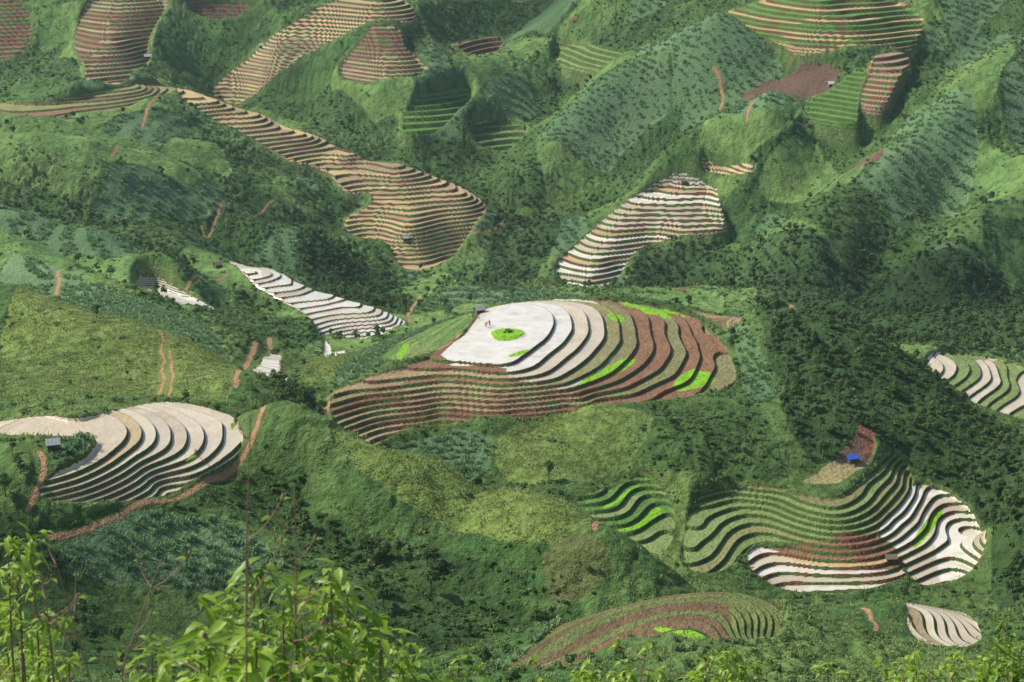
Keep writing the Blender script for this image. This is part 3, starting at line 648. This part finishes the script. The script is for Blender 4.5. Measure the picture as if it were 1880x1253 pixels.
x1,y1,c1,_=cand(186,560,1.1); k1=(c1==1)&seen(x1,y1,1)&(np.mod(samp(Hs,x1,y1)/.62,1)<.6); x2,y2,c2,_=cand(560,1100,.38); k2=(c2==1)&(np.mod(samp(Hs,x2,y2)/2.3,1)<.5)&seen(x2,y2,1)
scatter('maize_field',corn_col,4,np.r_[x1[k1],x2[k2]],np.r_[y1[k1],y2[k2]],np.r_[rng.uniform(.6,1.,k1.sum()),rng.uniform(.9,1.3,k2.sum())],'pale green maize plants in hillside fields')
x1,y1,c1,_=cand(186,560,.55); k1=((c1==2)|(c1==8)|((c1==0)&(rng.random(len(x1))<.3)))&seen(x1,y1,1)
scatter('grass_tufts',grass_col,4,x1[k1],y1[k1],rng.uniform(.6,1.3,k1.sum()),'yellow green grass tufts on open slopes')

# ------------------------------------------------------------------ huts
import bmesh
def bm_obj(name,build,mat,parent=None,loc=(0,0,0)):
    bm=bmesh.new(); build(bm); m_=bpy.data.meshes.new(name); bm.normal_update(); bm.to_mesh(m_); bm.free(); m_.materials.append(mat)
    ob=bpy.data.objects.new(name,m_); ob.location=loc; link(ob,parent); return ob
def box(bm,cx,cy,cz,sx,sy,sz):
    v=[bm.verts.new((cx+a*sx/2,cy+b*sy/2,cz+c*sz/2)) for a in(-1,1) for b in(-1,1) for c in(-1,1)]
    for f in [(0,1,3,2),(4,6,7,5),(0,4,5,1),(2,3,7,6),(0,2,6,4),(1,5,7,3)]: bm.faces.new([v[i] for i in f])
M_wall=flat_mat('weathered_plank',(.2,.14,.09),.85); M_tin=flat_mat('grey_sheet_roof',(.35,.36,.37),.5,.3,3); M_thatch=flat_mat('old_thatch',(.2,.16,.11),.95)
M_blue=flat_mat('blue_tarpaulin',(.05,.14,.55),.45,.4,2); M_wh=flat_mat('white_sheet',(.7,.7,.7),.5,.15,3); M_dark=flat_mat('dark_door',(.05,.04,.03),.9)
def hut(px,py,yr,w,d,hh,roofm,label,rot=0,tarp=False):
    X,Y=survey(px,py,*yr,G=Hf); zs=[samp(Hf,np.array([X+i]),np.array([Y+j]))[0] for i in(-w/2,w/2) for j in(-d/2,d/2)]
    e=bpy.data.objects.new('field_hut',None); e.location=(X,Y,CAMZ-max(zs)+.15); e.rotation_euler=(0,0,rot); link(e); e['label']=label; e['category']='hut'
    def roof(bm):
        n_=8; ov=.35; th=.06
        for sgn in (-1,1):
            V=[]
            for i in range(n_+1):
                x=-w/2-ov+(w+2*ov)*i/n_; zz=.03*(i%2)
                V.append([bm.verts.new((x,sgn*(d/2+ov),hh-.25+zz)),bm.verts.new((x,sgn*.01,hh+d*.36+zz)),bm.verts.new((x,sgn*(d/2+ov),hh-.25-th+zz)),bm.verts.new((x,sgn*.01,hh+d*.36-th+zz))])
            for i in range(n_):
                a,b=V[i],V[i+1]
                for q in [(a[0],b[0],b[1],a[1]),(a[2],a[3],b[3],b[2]),(a[0],a[2],b[2],b[0])]: bm.faces.new(q)
            for a in (V[0],V[-1]): bm.faces.new((a[0],a[1],a[3],a[2]))
    bm_obj('roof',roof,roofm,e)
    if not tarp:
        def wall(bm):
            for i in range(10):
                x=-w/2+.1+(w-.2)*(i+.5)/10
                box(bm,x,d/2-.04,hh/2-.1,(w-.2)/10*.93,.05+.01*(i%2),hh-.2)
                if abs(i-4.5)>1.2: box(bm,x,-d/2+.04,hh/2-.1,(w-.2)/10*.93,.05+.01*(i%2),hh-.2)
            for i in range(7):
                y=-d/2+.12+(d-.24)*(i+.5)/7
                for sx in(-1,1): box(bm,sx*(w/2-.06),y,hh/2-.05,.05,(d-.24)/7*.93,hh-.1)
        bm_obj('wall',wall,M_wall,e)
        bm_obj('door',lambda bm:(box(bm,0,-d/2+.05,hh/2-.2,w*.19,.04,hh-.45),box(bm,w*.07,-d/2,hh/2-.2,.05,.05,.2)),M_dark,e)
    for sx in(-1,1):
        for sy in(-1,1):
            bm_obj('post',lambda bm:box(bm,0,0,hh/2-.5,.14,.14,hh+.9),M_wall,e,(sx*(w/2+.03),sy*(d/2+.03),0))
    if tarp:
        bm_obj('sleeping_platform',lambda bm:[box(bm,-w/2+.2+i*(w-.4)/9,0,.55,(w-.4)/10,d-.3,.06) for i in range(10)],M_wall,e)
    return e
hut(880,576,(405,515),2.3,1.8,1.7,M_tin,'small grey tin-roofed field hut beside the flooded hilltop paddy',.5)
hut(98,826,(275,330),1.7,1.6,1.5,M_tin,'small grey roofed shelter at the edge of a maize patch',.3)
hut(1563,848,(395,432),2.4,1.8,1.5,M_blue,'open shelter covered with bright blue tarpaulin on bare earth',.35,True)
hut(1257,328,(880,1000),3.8,3,2.2,M_thatch,'brown thatched field hut on top of the terraced spur',.2)
hut(1525,156,(850,1060),3.4,2.6,2.,M_wh,'white roofed hut among hillside fields',.4)
hut(272,108,(980,1200),3.6,2.6,2.,M_tin,'grey roofed hut beside pink terraces',.1)
hut(400,492,(640,780),2.8,2.2,1.8,M_thatch,'brown thatched hut at the head of white terraces',.6)
hut(482,82,(980,1200),3,2.4,2.,M_tin,'grey roofed hut beside golden terraces',0)
hut(745,440,(840,980),2.4,2,1.6,M_tin,'tiny grey roofed hut standing among golden terraces',.2)
hut(1635,1028,(350,420),2.,1.5,1.4,M_thatch,'low thatched shelter between flooded terraces',.1)
# two people working at the edge of the pond
M_skin=flat_mat('skin',(.35,.2,.13),.6,.1); M_cloth=flat_mat('dark_work_clothes',(.05,.055,.08),.9,.3); M_cloth2=flat_mat('faded_red_shirt',(.3,.06,.05),.9,.3); M_straw=flat_mat('straw_hat',(.5,.4,.22),.9,.2)
def skinned(name,verts,edges,rad,mat,parent):
    m_=bpy.data.meshes.new(name); m_.from_pydata(verts,edges,[]); m_.materials.append(mat); ob=link(bpy.data.objects.new(name,m_),parent)
    sk=ob.modifiers.new('skin','SKIN')
    for v,r_ in zip(m_.skin_vertices[0].data,rad): v.radius=(r_,r_)
    m_.skin_vertices[0].data[0].use_root=True
    sb=ob.modifiers.new('sub','SUBSURF'); sb.levels=1; sb.render_levels=1; return ob
def person(px,py,rot,label,shirt,bend):
    X,Y=survey(px,py,405,515,G=Hf); e=bpy.data.objects.new('person',None); e.location=(X,Y,CAMZ-samp(Hf,np.array([X]),np.array([Y]))[0]); e.rotation_euler=(0,0,rot); link(e); e['label']=label; e['category']='person'
    b=bend; hip=(0,0,.86); chest=(0,-.32*b,1.25-.1*b); neck=(0,-.42*b,1.42-.2*b); head=(0,-.5*b,1.55-.24*b)
    V=[hip,(.1,0,.82),(.12,-.04,.46),(.13,0,.06),(.13,-.16,.03),(-.1,0,.82),(-.12,.05,.46),(-.13,.08,.06),(-.13,-.08,.03),
       chest,neck,head,(0,head[1]-.01,head[2]+.12),(.19,chest[1],chest[2]+.08),(.24,chest[1]-.1,chest[2]-.2),(.2,chest[1]-.26,chest[2]-.38),(-.19,chest[1],chest[2]+.08),(-.25,chest[1]-.06,chest[2]-.2),(-.2,chest[1]-.25,chest[2]-.38)]
    E=[(0,1),(1,2),(2,3),(3,4),(0,5),(5,6),(6,7),(7,8),(0,9),(9,10),(10,11),(11,12),(9,13),(13,14),(14,15),(9,16),(16,17),(17,18)]
    rd=[.13,.1,.07,.045,.035,.1,.07,.045,.035,.15,.055,.095,.07,.06,.045,.035,.06,.045,.035]
    skinned('body',V,E,rd,M_skin,e)
    skinned('trousers',[V[0],V[1],V[2],(.13,-.01,.2),V[5],V[6],(-.13,.07,.2)],[(0,1),(1,2),(2,3),(0,4),(4,5),(5,6)],[.15,.125,.09,.075,.125,.09,.075],M_cloth,e)
    skinned('shirt',[V[9],(0,chest[1]*.4,1.0),V[13],V[14],V[16],V[17],(0,neck[1],neck[2]-.06)],[(0,1),(0,2),(2,3),(0,4),(4,5),(0,6)],[.175,.155,.085,.06,.085,.06,.08],shirt,e)
    bm=bmesh.new(); bmesh.ops.create_cone(bm,segments=16,radius1=.24,radius2=.02,depth=.15,cap_ends=True); m_=bpy.data.meshes.new('hat'); bm.to_mesh(m_); bm.free(); m_.materials.append(M_straw)
    o_=link(bpy.data.objects.new('hat',m_),e); o_.location=(0,head[1],head[2]+.16); o_.rotation_euler=(.3*b,0,0)
person(892,601,.6,'person in dark clothes and straw hat bending over flooded paddy',M_cloth,1.0)
person(899,598,-.5,'person in faded red shirt and straw hat standing in paddy',M_cloth2,.6)

# ------------------------------------------------------------------ close shrubs
def leaves_batch(B,D,Uv,L_,W_,dr):
    S_=np.cross(D,Uv); S_/=np.linalg.norm(S_,axis=1)[:,None]+1e-9; Nn=np.cross(S_,D); out=[]
    for t,wf in [(0,.08),(.2,.7),(.45,1),(.75,.58),(1,.03)]:
        c_=B+D*(L_*t)[:,None]; c_=c_.copy(); c_[:,2]-=dr*L_*t*t
        ww=(W_*wf)[:,None]
        out+=[c_-S_*ww+Nn*ww*.35,c_,c_+S_*ww+Nn*ww*.35]
    V=np.stack(out,1).reshape(-1,3); base=np.array([(k*3,k*3+1,k*3+4,k*3+3) for k in range(4)]+[(k*3+1,k*3+2,k*3+5,k*3+4) for k in range(4)])
    Q_=(np.arange(len(B))[:,None,None]*15+base[None]).reshape(-1,4); return V,Q_
def shrub(X,Y,top,spread,nst,leafL,leafW,mat,label,seed,nl=9,clust=7,srad=1.0):
    rg=np.random.default_rng(seed); z0=CAMZ-samp(Hf,np.array([X]),np.array([Y]))[0]-.05; Ht=top-z0
    st=[];cen=[]
    for s in range(nst):
        a=rg.uniform(0,6.28); rr=spread*math.sqrt(rg.uniform(0,1)); tip=np.array([rr*math.cos(a),rr*math.sin(a),Ht*(1-.15*(rr/spread)**2)-rg.uniform(0,.8)*spread])
        mid=np.array([tip[0]*.35,tip[1]*.35,Ht*.45])+rg.normal(0,.05,3); p0=np.array([rg.normal(0,.06),rg.normal(0,.06),-.05])
        ts_=np.linspace(0,1,9)[:,None]; pts=(1-ts_)**2*p0+2*ts_*(1-ts_)*mid+ts_**2*tip
        st.append(tube(pts,np.linspace(.012,.003,9)*srad,5))
        for kcl in range(clust):
            t=1-.45*(kcl/clust)**1.2; c_=((1-t)**2*p0+2*t*(1-t)*mid+t*t*tip)
            if kcl:
                off=rg.normal(0,1,3); off/=np.linalg.norm(off); off[2]=abs(off[2])*.6; e_=c_+off*rg.uniform(.2,.6)*spread
                st.append(tube([c_,(c_+e_)/2+[0,0,.01],e_],[.004,.003,.002],4)); c_=e_
            cen.append(c_)
    cen=np.repeat(np.array(cen),nl,0); n_=len(cen); az=rg.uniform(0,6.28,n_); el=rg.uniform(-.5,.8,n_)
    D=np.stack([np.cos(az)*np.cos(el),np.sin(az)*np.cos(el),np.sin(el)],1)
    lv=leaves_batch(cen+rg.normal(0,.02,(n_,3)),D,np.array([0,0,1.])+rg.normal(0,.35,(n_,3)),leafL*rg.uniform(.45,1.25,n_),leafW*rg.uniform(.6,1.25,n_),rg.uniform(.1,1.0,n_))
    e=bpy.data.objects.new('leafy_shrub',None); e.location=(X,Y,z0); link(e); e['label']=label; e['category']='shrub'
    v,q=joinp(st); link(bpy.data.objects.new('stem',mkmesh('stem',v,q,mat=M_stem,smooth=True)),e)
    link(bpy.data.objects.new('foliage',mkmesh('foliage',lv[0],lv[1],mat=mat,smooth=True)),e)
def at(px,Y,py):
    a,b=ray(px,py); return float(a*Y),Y,CAMZ-float(b*Y)
LB='bright green leafy shrub with drooping pointed leaves'; LR='rounded green bush with bright leaf tips'; LN='tall yellow green shrub with narrow leaves'
for k,(px,py,Y,sp,ns,lL,lW,mt,lb) in enumerate([
 (480,1010,5.6,.28,12,.092,.0155,M_fg,LB),(620,1050,6.0,.28,12,.09,.015,M_fg,LB),(350,1115,5.0,.24,10,.092,.0155,M_fg,LB),
 (740,1115,6.6,.28,11,.085,.014,M_fg,LB),(560,1130,5.2,.26,11,.092,.0155,M_fg,LB),(430,1150,4.6,.24,9,.092,.0155,M_fg,LB),
 (5,945,6.6,.22,6,.08,.011,M_fg,LN),(80,1130,7.2,.30,10,.075,.011,M_fg,LN),(20,1070,6.8,.26,8,.08,.011,M_fg,LN),
 (200,1215,6.5,.3,8,.075,.011,M_fg,LN),(270,1170,6.0,.2,6,.075,.012,M_fg,LN),
 (1130,1190,14,.65,16,.09,.020,M_fg,LR),(1310,1172,13,.34,13,.09,.020,M_fg,LR),
 (1400,1222,13.5,.5,10,.09,.020,M_fg,LR),(1590,1200,15,.7,15,.09,.020,M_fg,LR),(1740,1185,14,.5,13,.09,.020,M_fg,LR),
 (1870,1120,12,.26,11,.08,.016,M_fg,LR),(1850,1165,12.5,.38,13,.08,.018,M_fg,LR),
 (1000,1225,14,.6,9,.09,.020,M_fg,LR),(880,1240,13,.5,7,.09,.020,M_fg,LR)]):
    X,Yq,Z=at(px,Y,py); shrub(X,Y,Z,sp,ns,lL,lW,mt,lb,900+k,clust=9,nl=8)
def stalk(px,py,Y,seed,label,thick=1.0):
    rg=np.random.default_rng(seed); X,_,Z=at(px,Y,py); z0=CAMZ-samp(Hf,np.array([X]),np.array([Y]))[0]-.05; Ht=Z-z0; parts=[]; lv=[]
    p=[np.array([rg.normal(0,.008)*i,rg.normal(0,.008)*i,Ht*i/8]) for i in range(9)]; parts.append(tube(p,np.linspace(.0055,.0012,9)*thick,5))
    for k in range(8):
        t=rg.uniform(.78,.99); i=min(int(t*8),7); b_=p[i]+(p[i+1]-p[i])*(t*8-i); az=rg.uniform(0,6.28); L_=rg.uniform(.04,.12)
        d=np.array([math.cos(az),math.sin(az),.15]); q=[b_+d*L_*s+np.array([0,0,.6*L_*s*s]) for s in (0,.35,.7,1)]; parts.append(tube(q,[.0018*thick,.0016*thick,.0013*thick,.0008],4))
        parts.append(tube([q[-1],q[-1]+d*.004+[0,0,.006],q[-1]+d*.006+[0,0,.014]],[.002,.0045,.0015],5)); lv.append((q[-1],d))
    e=bpy.data.objects.new('dry_stalk',None); e.location=(X,Y,z0); link(e); e['label']=label; e['category']='plant'
    v,q=joinp(parts); link(bpy.data.objects.new('stem',mkmesh('stem',v,q,mat=M_stem,smooth=True)),e)
    B=np.array([l[0] for l in lv]); D=np.array([l[1] for l in lv]); n_=len(B)
    v,q=leaves_batch(B,D,np.tile([0,0,1.],(n_,1)),np.full(n_,.03),np.full(n_,.007),np.full(n_,.3))
    link(bpy.data.objects.new('foliage',mkmesh('foliage',v,q,mat=M_fg,smooth=True)),e)
stalk(460,760,3.6,1,'thin dry brown stalk with bare side twigs')
stalk(515,880,3.9,2,'thin dry brown stalk with bare side twigs')
stalk(170,1030,4.6,4,'brown stalk with curled seed heads',1.3)
stalk(90,1000,4.8,5,'brown stalk with curled seed heads',1.3)
stalk(225,1060,4.6,6,'brown stalk with curled seed heads',1.2)

# ------------------------------------------------------------------ clouds, haze, light, sky, camera
el=math.radians(45); shz=Vector((-.90,.28,0)).normalized(); sdir=shz*math.cos(el)+Vector((0,0,math.sin(el)))
m,nt,o=newmat('thin_shade_cloud'); df=nt.nodes.new('ShaderNodeBsdfDiffuse'); df.inputs['Color'].default_value=(.9,.9,.9,1); tp=nt.nodes.new('ShaderNodeBsdfTransparent'); mx=nt.nodes.new('ShaderNodeMixShader')
mx.inputs[0].default_value=.25; nt.links.new(tp.outputs[0],mx.inputs[1]); nt.links.new(df.outputs[0],mx.inputs[2]); nt.links.new(mx.outputs[0],o.inputs['Surface'])
def shade_cloud(gx,gy,gz,rx,ry,seed,alt=760):  # unseen clouds, added sunward of chosen slopes to throw shade on them
    c_=Vector((gx,gy,0))+shz*((alt-gz)/math.tan(el)); k_=np.random.default_rng(seed)
    bm=bmesh.new(); bmesh.ops.create_icosphere(bm,subdivisions=5,radius=1)
    co_=np.array([v.co[:] for v in bm.verts]); s_=k_.uniform(0,50)
    nn=fbm(co_[:,0]*1.8+s_,co_[:,1]*1.8+co_[:,2]*1.3,4,seed)
    for v,f in zip(bm.verts,nn):
        v.co*=1+.75*f; v.co.x*=rx; v.co.y*=ry; v.co.z*=max(25,.22*min(rx,ry)) if v.co.z>0 else 12
    me_=bpy.data.meshes.new('shade_cloud'); bm.to_mesh(me_); bm.free(); me_.materials.append(m)
    for p in me_.polygons: p.use_smooth=True
    ob=link(bpy.data.objects.new('shade_cloud',me_)); ob.location=(c_.x,c_.y,alt); ob['kind']='structure'; ob['label']='soft white cumulus out of view, added to shade the slopes'
shade_cloud(-130,1200,140,260,80,3); shade_cloud(190,1160,150,170,60,4); shade_cloud(215,750,85,75,50,5); shade_cloud(-45,256,170,34,18,7)
m,nt,o=newmat('valley_haze'); vs=nt.nodes.new('ShaderNodeVolumeScatter'); vs.inputs['Color'].default_value=(.70,.88,1,1); vs.inputs['Density'].default_value=.00005; vs.inputs['Anisotropy'].default_value=.2
nt.links.new(vs.outputs[0],o.inputs['Volume'])
hz=bm_obj('haze',lambda bm:box(bm,0,700,190,2600,1700,380),m); hz['kind']='structure'; hz['label']='thin blue haze hanging over the valley'
w=bpy.data.worlds.new('World'); scene.world=w; w.use_nodes=True; nt=w.node_tree
sky=nt.nodes.new('ShaderNodeTexSky'); sky.sky_type='NISHITA'; sky.sun_disc=False
sky.sun_elevation=el; sky.sun_rotation=math.atan2(sdir.x,sdir.y); sky.dust_density=2.5; sky.altitude=800
bg=nt.nodes['Background']; bg.inputs['Strength'].default_value=.15; nt.links.new(sky.outputs[0],bg.inputs[0])
sl=bpy.data.lights.new('sun','SUN'); sl.energy=5; sl.angle=math.radians(.5); sl.color=(1,.955,.87)
so=link(bpy.data.objects.new('sun',sl)); so.rotation_euler=(-sdir).to_track_quat('-Z','Y').to_euler()
cam=bpy.data.cameras.new('camera'); co=link(bpy.data.objects.new('camera',cam)); co.location=(0,0,CAMZ); co.rotation_euler=(math.radians(90)-TH,0,0)
cam.sensor_width=36; cam.lens=36*F/1880; cam.clip_end=20000; cam.clip_start=.1
cam.dof.use_dof=True; cam.dof.focus_distance=420; cam.dof.aperture_fstop=14
scene.camera=co
scene.view_settings.view_transform='Standard'; scene.view_settings.look='None'; scene.view_settings.exposure=0
